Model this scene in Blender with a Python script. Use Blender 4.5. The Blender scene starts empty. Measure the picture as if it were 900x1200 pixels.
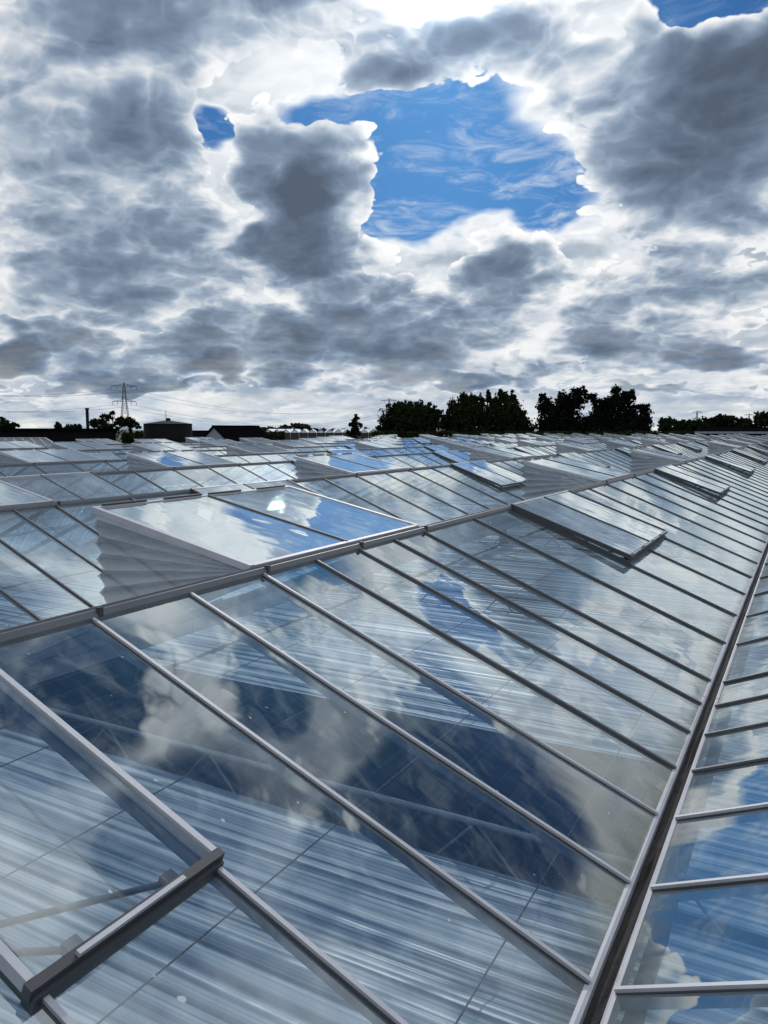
import bpy, math, random
import numpy as np
from mathutils import Vector, Matrix, noise as mnoise

random.seed(7)
SC = bpy.context.scene
COL = SC.collection
R = math.radians

# ------------------------------------------------------------------ camera
# Roof axes: X across the spans, Y along the ridges, Z up.  Roof lengths are written in units of U metres
# (U = height of the lens over the ridges).
U = 0.73
CAMZ = 5.6
RM = np.array([[0.87492187, 0.05162795, -0.48150418],
               [0.4842641, -0.09327642, 0.86993551],
               [0.0, -0.99430079, -0.10661114]])     # columns: image right, image down, view direction
cam_d = bpy.data.cameras.new('camera')
cam = bpy.data.objects.new('camera', cam_d)
COL.objects.link(cam)
rx, dn, fw = (Vector(RM[:, i]) for i in range(3))
mw = Matrix((rx, -dn, -fw)).transposed().to_4x4()
mw.translation = Vector((0, 0, CAMZ))
cam.matrix_world = mw
cam_d.sensor_fit = 'HORIZONTAL'
cam_d.sensor_width = 36.0
cam_d.lens = 36.0
cam_d.clip_start = 0.05
cam_d.clip_end = 12000
SC.camera = cam


def W(x, y, z):
    """roof units (origin at the lens) -> metres"""
    return Vector((x * U, y * U, CAMZ + z * U))


def ray(px, py):
    v = RM @ np.array([px - 450.0, py - 600.0, 900.0])
    return Vector(v)


def far_point(px, dist, z):
    """ground position in the direction of a photo column, dist metres away"""
    d = ray(px, 504)
    h = Vector((d.x, d.y)).normalized()
    return Vector((h.x * dist, h.y * dist, z))


def px2m(dist, n=1.0):
    return n * dist / 905.0


def height_at(py, dist):
    return CAMZ + (504 - py) * dist / 905.0


# ------------------------------------------------------------------ mesh helper
class MB:
    def __init__(s):
        s.v = []; s.f = []; s.m = []; s.sm = []

    def add(s, vs, fs, mi=0, smooth=False):
        b = len(s.v)
        s.v.extend([tuple(p) for p in vs])
        for f in fs:
            s.f.append(tuple(i + b for i in f)); s.m.append(mi); s.sm.append(smooth)

    def quad(s, a, b, c, d, mi=0):
        s.add([a, b, c, d], [(0, 1, 2, 3)], mi)

    def beam(s, p, q, w, h, up=(0, 0, 1), mi=0, off=0.0):
        """box from p to q, w wide, h high; its top face runs along p-q raised by off"""
        p = Vector(p); q = Vector(q); d = (q - p).normalized(); up = Vector(up)
        sd = d.cross(up).normalized(); u = sd.cross(d).normalized()
        vs = []
        for e in (p, q):
            for a, b in ((-.5, 0), (.5, 0), (.5, -1), (-.5, -1)):
                vs.append(e + sd * (a * w) + u * (b * h + off))
        s.add(vs, [(0, 1, 2, 3), (7, 6, 5, 4), (0, 4, 5, 1), (1, 5, 6, 2), (2, 6, 7, 3), (3, 7, 4, 0)], mi)

    def box(s, x0, y0, z0, x1, y1, z1, mi=0):
        vs = [(x, y, z) for x in (x0, x1) for y in (y0, y1) for z in (z0, z1)]
        s.add(vs, [(0, 1, 3, 2), (4, 6, 7, 5), (0, 4, 5, 1), (2, 3, 7, 6), (0, 2, 6, 4), (1, 5, 7, 3)], mi)

    def tube(s, p, q, r0, r1=None, n=8, mi=0, caps=True):
        p = Vector(p); q = Vector(q); r1 = r0 if r1 is None else r1
        d = (q - p).normalized(); a = d.orthogonal().normalized(); b = d.cross(a)
        vs = []
        for e, r in ((p, r0), (q, r1)):
            for i in range(n):
                t = 2 * math.pi * i / n
                vs.append(e + a * (math.cos(t) * r) + b * (math.sin(t) * r))
        fs = [(i, (i + 1) % n, n + (i + 1) % n, n + i) for i in range(n)]
        s.add(vs, fs, mi, True)
        if caps:
            s.add(vs[:n], [tuple(range(n))[::-1]], mi); s.add(vs[n:], [tuple(range(n))], mi)

    def extrude(s, prof, p, q, xdir, mi=0, closed=True):
        """profile points (x, z) swept straight from p to q"""
        p = Vector(p); q = Vector(q); xd = Vector(xdir); n = len(prof)
        vs = [e + xd * a + Vector((0, 0, b)) for e in (p, q) for a, b in prof]
        rng = range(n) if closed else range(n - 1)
        s.add(vs, [(i, (i + 1) % n, n + (i + 1) % n, n + i) for i in rng], mi)
        if closed:
            s.add(vs[:n], [tuple(range(n))[::-1]], mi); s.add(vs[n:], [tuple(range(n))], mi)

    def mesh(s, name, mats):
        me = bpy.data.meshes.new(name)
        me.from_pydata(s.v, [], s.f)
        for m in (mats if isinstance(mats, (list, tuple)) else [mats]):
            me.materials.append(m)
        me.polygons.foreach_set('material_index', s.m)
        me.polygons.foreach_set('use_smooth', s.sm)
        me.update()
        return me

    def build(s, name, mats, parent=None, loc=None):
        return put(name, s.mesh(name, mats), parent, loc)


def put(name, me, parent=None, loc=None):
    o = bpy.data.objects.new(name, me)
    COL.objects.link(o)
    if parent: o.parent = parent
    if loc is not None: o.location = loc
    return o


def empty(name, loc=(0, 0, 0), parent=None):
    o = bpy.data.objects.new(name, None)
    COL.objects.link(o)
    o.location = loc
    o.empty_display_size = .2
    if parent: o.parent = parent
    return o


def tag(o, label=None, cat=None, group=None, kind=None):
    if label: o['label'] = label
    if cat: o['category'] = cat
    if group: o['group'] = group
    if kind: o['kind'] = kind
    return o


# ------------------------------------------------------------------ node helper
class NT:
    def __init__(s, tree):
        s.t = tree; s.n = tree.nodes; s.l = tree.links

    def new(s, typ, **kw):
        nd = s.n.new(typ)
        for k, v in kw.items(): setattr(nd, k, v)
        return nd

    def set(s, sock, v):
        if isinstance(v, bpy.types.NodeSocket): s.l.new(v, sock)
        elif v is not None: sock.default_value = v

    def math(s, op, a, b=None, c=None, clamp=False):
        nd = s.new('ShaderNodeMath', operation=op, use_clamp=clamp)
        for i, v in enumerate((a, b, c)): s.set(nd.inputs[i], v)
        return nd.outputs[0]

    def vec(s, op, a, b=None, c=None):
        nd = s.new('ShaderNodeVectorMath', operation=op)
        for i, v in enumerate((a, b, c)):
            if v is not None: s.set(nd.inputs[i], v)
        return nd.outputs['Value'] if op in ('LENGTH', 'DOT_PRODUCT') else nd.outputs[0]

    def smooth(s, x, a, b, lo=0.0, hi=1.0, kind='SMOOTHSTEP'):
        nd = s.new('ShaderNodeMapRange', interpolation_type=kind)
        for i, v in enumerate((x, a, b, lo, hi)): s.set(nd.inputs[i], v)
        return nd.outputs[0]

    def noise(s, vec, scale, detail=4, rough=.5, dist=0.0, color=False, dim='3D'):
        nd = s.new('ShaderNodeTexNoise', noise_dimensions=dim)
        s.set(nd.inputs['Vector'], vec)
        nd.inputs['Scale'].default_value = scale
        nd.inputs['Detail'].default_value = detail
        nd.inputs['Roughness'].default_value = rough
        nd.inputs['Distortion'].default_value = dist
        return nd.outputs[1 if color else 0]

    def mix(s, f, a, b):
        nd = s.new('ShaderNodeMix', data_type='RGBA')
        s.set(nd.inputs[0], f); s.set(nd.inputs[6], a); s.set(nd.inputs[7], b)
        return nd.outputs[2]

    def ramp(s, x, stops):
        nd = s.new('ShaderNodeValToRGB')
        e = nd.color_ramp.elements
        while len(e) < len(stops): e.new(.5)
        for el, (p, c) in zip(e, stops):
            el.position = p; el.color = (*c, 1) if len(c) == 3 else c
        s.set(nd.inputs[0], x)
        return nd.outputs[0]


def lin(*c):
    return tuple(((v / 255 + .055) / 1.055) ** 2.4 if v > 10 else v / 255 / 12.92 for v in c)


# ------------------------------------------------------------------ sky: Nishita blue behind a procedural cloud field
CF = Vector((-0.4842641, 0.87492187, 0)); CR = Vector((0.87492187, 0.4842641, 0))
SUN_AZ, SUN_EL = 4.5, 29.0          # degrees right of the view, above the horizon
sdir = (CF * math.cos(R(SUN_AZ)) + CR * math.sin(R(SUN_AZ))) * math.cos(R(SUN_EL)) + Vector((0, 0, math.sin(R(SUN_EL))))


def azel(px, py):
    d = ray(px, py).normalized()
    return math.degrees(math.atan2(d.dot(CR), d.dot(CF))) / 10, math.degrees(math.asin(d.z)) / 10


# heaped clouds in front, as places on the sky: (column, row, half width, half height, thickness)
MASSES = [
    (50, 160, 190, 100, .85), (180, 165, 55, 60, .45), (165, 318, 140, 62, .95), (70, 345, 90, 40, .40), (250, 260, 50, 40, .5),
    (350, 185, 66, 56, .85), (330, 245, 52, 70, .70), (395, 195, 48, 40, .55), (372, 295, 72, 55, .80), (300, 402, 70, 28, .7), (430, 390, 105, 42, .85), (520, 425, 90, 22, .6),
    (800, 130, 135, 85, .85), (810, 215, 120, 70, .85), (880, 70, 80, 60, .5), (605, 300, 52, 48, .85), (575, 340, 50, 50, .6), (590, 380, 80, 26, .55), (530, 330, 36, 36, .5),
    (790, 338, 105, 40, .9), (850, 350, 70, 30, .35), (120, 424, 120, 22, .75), (12, 412, 32, 22, .8), (330, 22, 230, 52, .75), (545, 72, 130, 36, .75), (450, 90, 60, 24, .35),
    (80, 10, 150, 34, .6), (640, 20, 120, 36, .50), (760, 412, 110, 20, .7), (865, 425, 70, 15, .6), (340, 444, 36, 15, .8), (248, 147, 34, 20, -.4), (838, -4, 62, 28, -1.0), (268, 230, 22, 60, -.3), (365, 275, 66, 66, .4),
    (525, 160, 110, 46, -.40), (580, 232, 95, 38, -.40), (470, 215, 34, 60, -.3),
    (225, 455, 60, 8, .6), (560, 447, 70, 9, .6), (690, 385, 45, 22, .5), (60, 390, 45, 12, .5), (210, 398, 50, 14, .55), (150, 446, 60, 8, .5), (258, 424, 36, 12, .6),
    (430, 456, 60, 7, .5), (640, 440, 50, 9, .5), (730, 455, 60, 7, .5), (820, 458, 70, 7, .5), (660, 335, 28, 24, .4), (470, 345, 36, 22, .4), (40, 465, 60, 6, .4),
]
# clear gaps in the veil behind them
GAPS = [
    (520, 160, 125, 56, -.75), (570, 235, 115, 44, -.55), (645, 215, 56, 34, -.35), (460, 250, 52, 50, -.45), (256, 150, 46, 22, -.75),
    (382, 132, 40, 22, -.65), (845, 0, 74, 32, -1.0), (425, 165, 40, 70, -.36), (575, 198, 90, 15, .42),
    (560, 290, 140, 20, .32), (600, 262, 70, 9, .22), (540, 175, 40, 7, .2), (500, 240, 60, 8, .18),
]
# masses above the picture, met only in the glass: (azimuth, elevation, half widths in degrees, thickness)
HIGH = [(11, 45, 5, 4.5, .62), (6, 40, 6, 4, .5), (15, 33, 12, 4.5, .70), (31, 24, 8, 4.5, .42), (22, 24, 7, 4, .45), (23, 42, 6, 5, .58),
        (14, 56, 6, 5, .5), (33, 14, 9, 6, .36), (-12, 35, 13, 7, 1.5), (-27, 38, 14, 10, 1.5), (48, 52, 8, 5, .5)]  # the two thickest are deepened to darken the glass at left
HIGH_GAPS = [(27, 30, 6, 3, -.3), (37, 31, 7, 5, -.4), (34, 20, 4, 3, -.3), (18, 50, 6, 4, -.4), (32, 40, 6, 7, -.4), (3, 47, 6, 5, -.4), (14, 40, 4, 3, -.3)]


def cloud_group(full):
    """full: veil, heaps and billows; otherwise the billows alone (second tap, for the lit side of each billow)"""
    g = bpy.data.node_groups.new('cloud_thickness', 'ShaderNodeTree')
    g.interface.new_socket('Dir', in_out='INPUT', socket_type='NodeSocketVector')
    for nm in ('veil', 'heap', 'billow'):
        g.interface.new_socket(nm, in_out='OUTPUT', socket_type='NodeSocketFloat')
    n = NT(g)
    gi = n.new('NodeGroupInput'); go = n.new('NodeGroupOutput')
    d = n.vec('NORMALIZE', gi.outputs[0])
    sp = n.new('ShaderNodeSeparateXYZ'); n.set(sp.inputs[0], d)
    z = n.math('MAXIMUM', sp.outputs[2], -.02)
    # perspective of the cloud layer: features shrink and flatten towards the horizon
    k = n.math('DIVIDE', 1.0, n.math('ADD', z, .42))
    flat = n.vec('MULTIPLY', d, (1, 1, 0))
    sc = n.new('ShaderNodeVectorMath', operation='SCALE'); n.set(sc.inputs[0], flat); n.set(sc.inputs[3], k)
    cz = n.new('ShaderNodeCombineXYZ'); n.set(cz.inputs[2], n.math('MULTIPLY', n.math('MULTIPLY', z, k), 1.3))
    q = n.vec('ADD', sc.outputs[0], cz.outputs[0])
    fine = n.noise(q, 9, 2, .5, color=True)
    fw_ = n.vec('SUBTRACT', fine, (.5, .5, .5))
    # billows: rounded lobes with creases between them, at three sizes
    f1 = n.noise(q, 4.6, 5, .46, .2)
    bil = n.math('MULTIPLY', n.math('SUBTRACT', f1, .5), BILLOW[0])
    qw = n.vec('MULTIPLY_ADD', fw_, (.09, .09, .09), q)
    for sc_, am in zip((7.5, 15.0, 31.0, 60.0), BILLOW[1:]):
        v = n.noise(qw, sc_, 0, .5)
        v = n.math('ABSOLUTE', n.math('MULTIPLY_ADD', v, 2, -1))
        bil = n.math('MULTIPLY_ADD', n.math('SUBTRACT', v, .22), am, bil)
    n.set(go.inputs[2], bil)
    if full:
        w = n.vec('SUBTRACT', n.noise(q, 2.6, 3, .55, color=True), (.5, .5, .5))
        # azimuth / elevation in tens of degrees
        az = n.math('MULTIPLY', n.math('ARCTAN2', n.vec('DOT_PRODUCT', d, tuple(CR)), n.vec('DOT_PRODUCT', d, tuple(CF))), 5.7296)
        el = n.math('MULTIPLY', n.math('ARCSINE', sp.outputs[2]), 5.7296)
        cb = n.new('ShaderNodeCombineXYZ'); n.set(cb.inputs[0], az); n.set(cb.inputs[1], el)
        p = n.vec('MULTIPLY_ADD', w, (.28, .25, 0), cb.outputs[0])
        p = n.vec('MULTIPLY_ADD', fw_, (.5, .45, 0), p)

        def field(acc, masses, high, grow):
            blobs = []
            for x, y, a, b, wt in masses:
                c = azel(x, y); blobs.append((c[0], c[1], a / 900 * 5.73 * grow, b / 900 * 5.73 * grow * (1.25 if y > 384 else 1), wt * (1.45 if y > 384 else 1)))
            for x, y, a, b, wt in high: blobs.append((x / 10, y / 10, a / 10 * grow, b / 10 * grow, wt))
            for cx, cy, a, b, wt in blobs:
                t = n.vec('MULTIPLY_ADD', p, (1 / a, 1 / b, 0), (-cx / a, -cy / b, 0))
                r = n.math('SUBTRACT', 1.0, n.vec('DOT_PRODUCT', t, t), clamp=True)
                acc = n.math('MULTIPLY_ADD', r, wt, acc)
            return acc
        veil = field(n.smooth(el, 2.62, 3.05, .30, .02), GAPS, HIGH_GAPS, 1.3)
        n.set(go.inputs[0], n.math('MULTIPLY_ADD', n.math('SUBTRACT', f1, .5), 1.1, veil))
        heap = field(n.smooth(el, 2.8, 3.6, -.36, -.42), MASSES, HIGH, 1.25)
        n.set(go.inputs[1], n.math('ADD', heap, bil))
    return g


BILLOW = (.95, .72, .56, .30, .15)


def build_world():
    w = bpy.data.worlds.new('World'); SC.world = w; w.use_nodes = True
    n = NT(w.node_tree); n.n.clear()
    out = n.new('ShaderNodeOutputWorld'); bg = n.new('ShaderNodeBackground')
    tc = n.new('ShaderNodeTexCoord')
    d = n.vec('NORMALIZE', tc.outputs['Generated'])

    def T(v, full):
        nd = n.new('ShaderNodeGroup'); nd.node_tree = cloud_group(full); n.set(nd.inputs[0], v); return nd.outputs
    veil_t, heap_t, b0 = list(T(d, True))[:3]
    t1 = T(n.vec('MULTIPLY_ADD', tuple(sdir + Vector((0, 0, .35))), (.026, .026, .026), d), False)[2]
    grad = n.math('SUBTRACT', b0, t1)
    sp = n.new('ShaderNodeSeparateXYZ'); n.set(sp.inputs[0], d)
    z = sp.outputs[2]
    sunc = n.math('MAXIMUM', n.vec('DOT_PRODUCT', d, tuple(sdir)), 0)
    glow = n.math('POWER', sunc, 26)
    glow2 = n.math('POWER', sunc, 500)
    # clear sky
    sky = n.new('ShaderNodeTexSky', sky_type='NISHITA', sun_disc=False, sun_elevation=R(SUN_EL))
    sky.sun_rotation = math.atan2(sdir.x, sdir.y)
    sky.air_density = 1.0; sky.dust_density = .4; sky.ozone_density = 2.5
    blue = n.vec('MULTIPLY', sky.outputs[0], (.0105, .0285, .053))
    blue = n.mix(n.smooth(z, .40, .60), blue, n.vec('MULTIPLY', blue, (.48, .62, .54)))
    # thin high streaks in the clear parts
    tc2 = n.vec('MULTIPLY', d, (7, 7, 26))
    cir = n.smooth(n.noise(tc2, 1.8, 7, .66, .8), .44, .76, 0, .85)
    cir = n.math('MULTIPLY', cir, n.smooth(z, .45, .20, .35, 1))
    col = n.mix(cir, blue, (.66, .74, .84, 1))
    # veil behind: white where thin, pale grey where deep
    v = n.math('MULTIPLY_ADD', grad, -.25, veil_t)
    vc = n.ramp(n.math('MULTIPLY_ADD', v, 1.0, .1, clamp=True), [
        (.10, (.76, .82, .90)), (.24, (.88, .91, .94)), (.40, (.70, .75, .80)), (.56, (.46, .53, .61)), (.86, (.28, .345, .43))])
    col = n.mix(n.smooth(veil_t, -.20, .20), col, vc)
    # heaps in front: bright rims and sunward lobes, slate-blue bellies
    # inside a heap the fine lobes only show through their lit sides
    h = n.math('MULTIPLY_ADD', b0, -.55, heap_t)
    h = n.math('MULTIPLY_ADD', grad, -.70, h)
    cc = n.ramp(n.math('MULTIPLY_ADD', h, .60, .2, clamp=True), [
        (.10, (1.0, 1.0, .99)), (.25, (.88, .90, .92)), (.35, (.64, .69, .75)), (.46, (.375, .46, .57)), (.60, (.215, .285, .39)), (.80, (.132, .18, .255)), (1.0, (.090, .122, .172))])
    col = n.mix(n.smooth(heap_t, 0.0, n.smooth(z, .40, .6, .10, .34)), col, cc)
    # extra light near the sun, and added overhead to whiten the glass reflections
    boost = n.math('MULTIPLY_ADD', glow, .22, .95)
    boost = n.math('MULTIPLY_ADD', glow2, .8, boost)
    boost = n.math('MULTIPLY_ADD', n.smooth(z, .45, .70), .75, boost)
    sc = n.new('ShaderNodeVectorMath', operation='SCALE'); n.set(sc.inputs[0], col); n.set(sc.inputs[3], boost)
    col = sc.outputs[0]
    # haze close to the horizon
    hz = n.math('POWER', 2.718, n.math('MULTIPLY', n.math('MAXIMUM', z, 0), -20.0))
    hn = n.noise(n.vec('MULTIPLY', d, (5, 5, 30)), 2.0, 6, .6, .4)
    hcol = n.ramp(hn, [(.38, lin(132, 156, 186)), (.50, lin(190, 203, 217)), (.62, lin(242, 241, 235))])
    col = n.mix(n.math('MULTIPLY', hz, .8), col, hcol)
    col = n.mix(n.smooth(z, 0.0, -.03), col, (.09, .10, .11, 1))
    n.set(bg.inputs[0], col); bg.inputs[1].default_value = 1.0
    n.l.new(bg.outputs[0], out.inputs[0])
    w.cycles.sampling_method = 'MANUAL'; w.cycles.sample_map_resolution = 512


build_world()
SC.view_settings.view_transform = 'Standard'; SC.view_settings.look = 'None'
SC.view_settings.exposure = 0; SC.view_settings.gamma = 1
SC.cycles.use_denoising = True
SC.cycles.max_bounces = 10; SC.cycles.transparent_max_bounces = 40
SC.cycles.glossy_bounces = 4; SC.cycles.diffuse_bounces = 3
SC.cycles.caustics_reflective = False; SC.cycles.caustics_refractive = False

# ------------------------------------------------------------------ sun behind the clouds: one weak, broad lamp
sl = bpy.data.lights.new('sun', 'SUN'); sl.energy = 1.0; sl.angle = R(1.2); sl.color = (1.0, .95, .88)
so = bpy.data.objects.new('sun', sl); COL.objects.link(so)
so.rotation_euler = sdir.to_track_quat('Z', 'Y').to_euler()


# ------------------------------------------------------------------ materials
def material(name):
    m = bpy.data.materials.new(name); m.use_nodes = True
    n = NT(m.node_tree); n.n.clear()
    out = n.new('ShaderNodeOutputMaterial')
    return m, n, out


def principled(name, col, rough=.5, metal=0.0, var=.15, scale=4.0, bump=0.0, stretch=(1, 1, 1), spec=.5):
    m, n, out = material(name)
    p = n.new('ShaderNodeBsdfPrincipled')
    geo = n.new('ShaderNodeNewGeometry')
    v = n.vec('MULTIPLY', geo.outputs['Position'], stretch)
    nz = n.noise(v, scale, 6, .6)
    f = n.smooth(nz, .3, .7, 1 - var, 1 + var, 'LINEAR')
    sc = n.new('ShaderNodeVectorMath', operation='SCALE'); n.set(sc.inputs[0], col); n.set(sc.inputs[3], f)
    n.set(p.inputs['Base Color'], sc.outputs[0])
    n.set(p.inputs['Roughness'], n.math('MULTIPLY_ADD', nz, .25, rough - .12))
    p.inputs['Metallic'].default_value = metal
    p.inputs['Specular IOR Level'].default_value = spec
    if bump:
        b = n.new('ShaderNodeBump'); b.inputs['Strength'].default_value = bump; b.inputs['Distance'].default_value = .02
        n.set(b.inputs['Height'], nz); n.l.new(b.outputs[0], p.inputs['Normal'])
    n.l.new(p.outputs[0], out.inputs[0])
    return m


def glass_material(name, f0, power, tint, dirt, wave, film, grime):
    """thin pane: clear sheet with a mirror reflection that grows towards grazing angles, faintly wavy, with a dry film of dirt"""
    m, n, out = material(name)
    geo = n.new('ShaderNodeNewGeometry')
    pos = geo.outputs['Position']
    bump = n.new('ShaderNodeBump'); bump.inputs['Strength'].default_value = 1.0; bump.inputs['Distance'].default_value = wave
    n.set(bump.inputs['Height'], n.noise(n.vec('MULTIPLY', pos, (1.0, 2.2, 1.0)), 1.6, 2, .5))
    c = n.math('ABSOLUTE', n.vec('DOT_PRODUCT', geo.outputs['Normal'], geo.outputs['Incoming']))
    g = n.math('SUBTRACT', 1.0, c, clamp=True)
    fac = n.math('MULTIPLY_ADD', n.math('POWER', g, power), 1 - f0, f0, clamp=True)
    tr = n.new('ShaderNodeBsdfTransparent'); tr.inputs[0].default_value = (*tint, 1)
    gl = n.new('ShaderNodeBsdfGlossy'); gl.inputs['Roughness'].default_value = .012
    gl.inputs['Color'].default_value = (.93, 1, .99, 1)
    n.l.new(bump.outputs[0], gl.inputs['Normal'])
    df = n.new('ShaderNodeBsdfDiffuse'); df.inputs['Color'].default_value = (.70, .74, .78, 1)
    dg = n.new('ShaderNodeBsdfDiffuse'); dg.inputs['Color'].default_value = (.16, .17, .14, 1)
    st = n.noise(n.vec('MULTIPLY', pos, (2.2, 14, 2.2)), 1.5, 6, .65)
    bl = n.noise(pos, 1.1, 5, .6)
    dm = n.math('MULTIPLY', n.smooth(st, .38, .75, .25, 1), n.smooth(bl, .3, .72, .35, 1))
    m1 = n.new('ShaderNodeMixShader'); n.set(m1.inputs[0], n.math('MULTIPLY', dm, dirt))
    n.l.new(tr.outputs[0], m1.inputs[1]); n.l.new(df.outputs[0], m1.inputs[2])
    m2 = n.new('ShaderNodeMixShader'); n.set(m2.inputs[0], fac)
    n.l.new(m1.outputs[0], m2.inputs[1]); n.l.new(gl.outputs[0], m2.inputs[2])
    uv = n.new('ShaderNodeUVMap'); uv.uv_map = 'pane'
    us = n.new('ShaderNodeSeparateXYZ'); n.set(us.inputs[0], uv.outputs[0])
    eu = n.math('ABSOLUTE', n.math('SUBTRACT', us.outputs[0], .5))
    gn = n.noise(n.vec('MULTIPLY', pos, (2, 5, 2)), 3.0, 5, .7)
    edge = n.math('MULTIPLY', n.smooth(n.math('MULTIPLY_ADD', gn, .09, eu), .505, .56), .5)
    low = n.math('MULTIPLY', n.smooth(n.math('MULTIPLY_ADD', gn, .10, us.outputs[1]), .985, 1.06), .55)
    edge = n.math('MULTIPLY', n.math('MAXIMUM', edge, low), grime)
    # dust film, water marks and a few droppings on the outside
    spots = n.smooth(n.noise(pos, 16, 2, .5), .735, .775, 0, .55)
    marks = n.smooth(n.noise(n.vec('MULTIPLY', pos, (.9, 3.2, .9)), 2.3, 7, .7, .8), .52, .74, .5, 2.2)
    m3 = n.new('ShaderNodeMixShader'); n.set(m3.inputs[0], n.math('MULTIPLY_ADD', marks, film, n.math('MAXIMUM', spots, edge), clamp=True))
    mg = n.new('ShaderNodeMixShader'); n.set(mg.inputs[0], n.math('GREATER_THAN', edge, .02)); n.l.new(df.outputs[0], mg.inputs[1]); n.l.new(dg.outputs[0], mg.inputs[2])
    n.l.new(m2.outputs[0], m3.inputs[1]); n.l.new(mg.outputs[0], m3.inputs[2])
    n.l.new(m3.outputs[0], out.inputs[0])
    return m


def net_material(name, col, alpha):
    m, n, out = material(name)
    geo = n.new('ShaderNodeNewGeometry')
    nz = n.noise(geo.outputs['Position'], 5, 5, .6)
    tr = n.new('ShaderNodeBsdfTransparent')
    df = n.new('ShaderNodeBsdfDiffuse'); n.set(df.inputs[0], n.mix(nz, tuple(c * .75 for c in col) + (1,), tuple(min(1, c * 1.2) for c in col) + (1,)))
    tl = n.new('ShaderNodeBsdfTranslucent'); tl.inputs[0].default_value = (*col, 1)
    a = n.new('ShaderNodeMixShader'); a.inputs[0].default_value = .4
    n.l.new(df.outputs[0], a.inputs[1]); n.l.new(tl.outputs[0], a.inputs[2])
    b = n.new('ShaderNodeMixShader'); b.inputs[0].default_value = alpha
    n.l.new(tr.outputs[0], b.inputs[1]); n.l.new(a.outputs[0], b.inputs[2])
    n.l.new(b.outputs[0], out.inputs[0])
    return m


def screen_material():
    """shade cloth of woven strips: strips run across the span, light and dull ones mixed"""
    m, n, out = material('shade_cloth')
    geo = n.new('ShaderNodeNewGeometry'); pos = geo.outputs['Position']
    s1 = n.noise(n.vec('MULTIPLY', pos, (.05, 12.0, 1)), 1.5, 3, .55, .1)
    s2 = n.noise(n.vec('MULTIPLY', pos, (.10, 30.0, 1)), 1.5, 3, .6)
    wv = n.new('ShaderNodeTexWave', wave_type='BANDS', bands_direction='Y', wave_profile='SIN')  # soft bands paint the shading of regular pleats into the colour
    n.set(wv.inputs['Vector'], pos); wv.inputs['Scale'].default_value = 3.6; wv.inputs['Distortion'].default_value = 2.2; wv.inputs['Detail'].default_value = 2; wv.inputs['Detail Scale'].default_value = .4
    f = n.math('MULTIPLY_ADD', s2, .40, n.math('MULTIPLY', s1, .52))
    f = n.math('MULTIPLY_ADD', wv.outputs['Fac'], .09, f)
    col = n.ramp(f, [(.38, (.10, .16, .235)), (.47, (.25, .345, .45)), (.545, (.47, .575, .68)), (.64, (.84, .90, .95))])
    df = n.new('ShaderNodeBsdfDiffuse'); n.set(df.inputs[0], col)
    tl = n.new('ShaderNodeBsdfTranslucent'); n.set(tl.inputs[0], col)
    a = n.new('ShaderNodeMixShader'); a.inputs[0].default_value = .25
    n.l.new(df.outputs[0], a.inputs[1]); n.l.new(tl.outputs[0], a.inputs[2])
    gl = n.new('ShaderNodeBsdfGlossy'); gl.inputs['Roughness'].default_value = .45; gl.inputs[0].default_value = (.8, .85, .9, 1)
    c = n.new('ShaderNodeMixShader'); n.set(c.inputs[0], n.smooth(s2, .5, .7, 0, .30))
    n.l.new(a.outputs[0], c.inputs[1]); n.l.new(gl.outputs[0], c.inputs[2])
    n.l.new(c.outputs[0], out.inputs[0])
    return m


def leaf_material(name, col):
    m, n, out = material(name)
    geo = n.new('ShaderNodeNewGeometry')
    nz = n.noise(geo.outputs['Position'], .9, 3, .6)
    c = n.mix(nz, tuple(v * .5 for v in col) + (1,), tuple(v * 1.5 for v in col) + (1,))
    df = n.new('ShaderNodeBsdfDiffuse'); n.set(df.inputs[0], c)
    tl = n.new('ShaderNodeBsdfTranslucent'); n.set(tl.inputs[0], c)
    a = n.new('ShaderNodeMixShader'); a.inputs[0].default_value = .15
    n.l.new(df.outputs[0], a.inputs[1]); n.l.new(tl.outputs[0], a.inputs[2])
    n.l.new(a.outputs[0], out.inputs[0])
    return m


GLASS = glass_material('float_glass', .16, 2.9, (.87, .93, .96), .08, .0012, .012, 1.0)
GLASS_VENT = glass_material('vent_glass', .28, 2.0, (.82, .88, .92), .28, .002, .12, 0.0)  # dust film, made heavier to whiten vents like a bright sky reflection
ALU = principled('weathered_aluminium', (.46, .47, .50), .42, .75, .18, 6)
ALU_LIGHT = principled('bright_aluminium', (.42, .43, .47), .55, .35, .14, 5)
ALU_FAR = principled('shadow_side_aluminium', (.12, .13, .148), .5, .5, .14, 5)  # darkened in colour for the shadow side of far bar caps; ridges too
ALU_DARK = principled('dark_gasket_and_gap_shade', (.035, .04, .048), .55, .0, .2, 8)
STEEL = principled('galvanised_steel', (.11, .135, .17), .5, .45, .2, 5)
MUCK = principled('gutter_sediment_and_shade', (.022, .021, .020), .85, 0, .5, 14, .6)
TRUSS = principled('zinc_coated_truss', (.15, .18, .22), .5, .3, .15, 4)
NET = net_material('insect_gauze', (.44, .48, .53), .70)
SCREEN = screen_material()
SOIL = principled('greenhouse_floor', (.045, .055, .065), .8, 0, .4, 1.5)
CROP = principled('crop_gutter', (.10, .12, .14), .6, 0, .2, 3)

# ------------------------------------------------------------------ greenhouse
A = 3.37; SW = 2.74; TN = .406; GW = .09          # ridge offset, slope width, slope tangent, gutter width
SPAN = 2 * SW
Y0, Y1 = -6.0, 150.0
HZ = -1 - SW * TN                                   # gutter edge height
NR = range(-2, 8)
gh = empty('greenhouse', W(-A - 2.5 * SPAN, 70, -2.11 - 4.0 / U))
gh.location.z = 0
tag(gh, 'vast multi-span greenhouse roof of glass panes with ridges, gutters and open vents', 'greenhouse')
GL = gh.location.copy()


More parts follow.
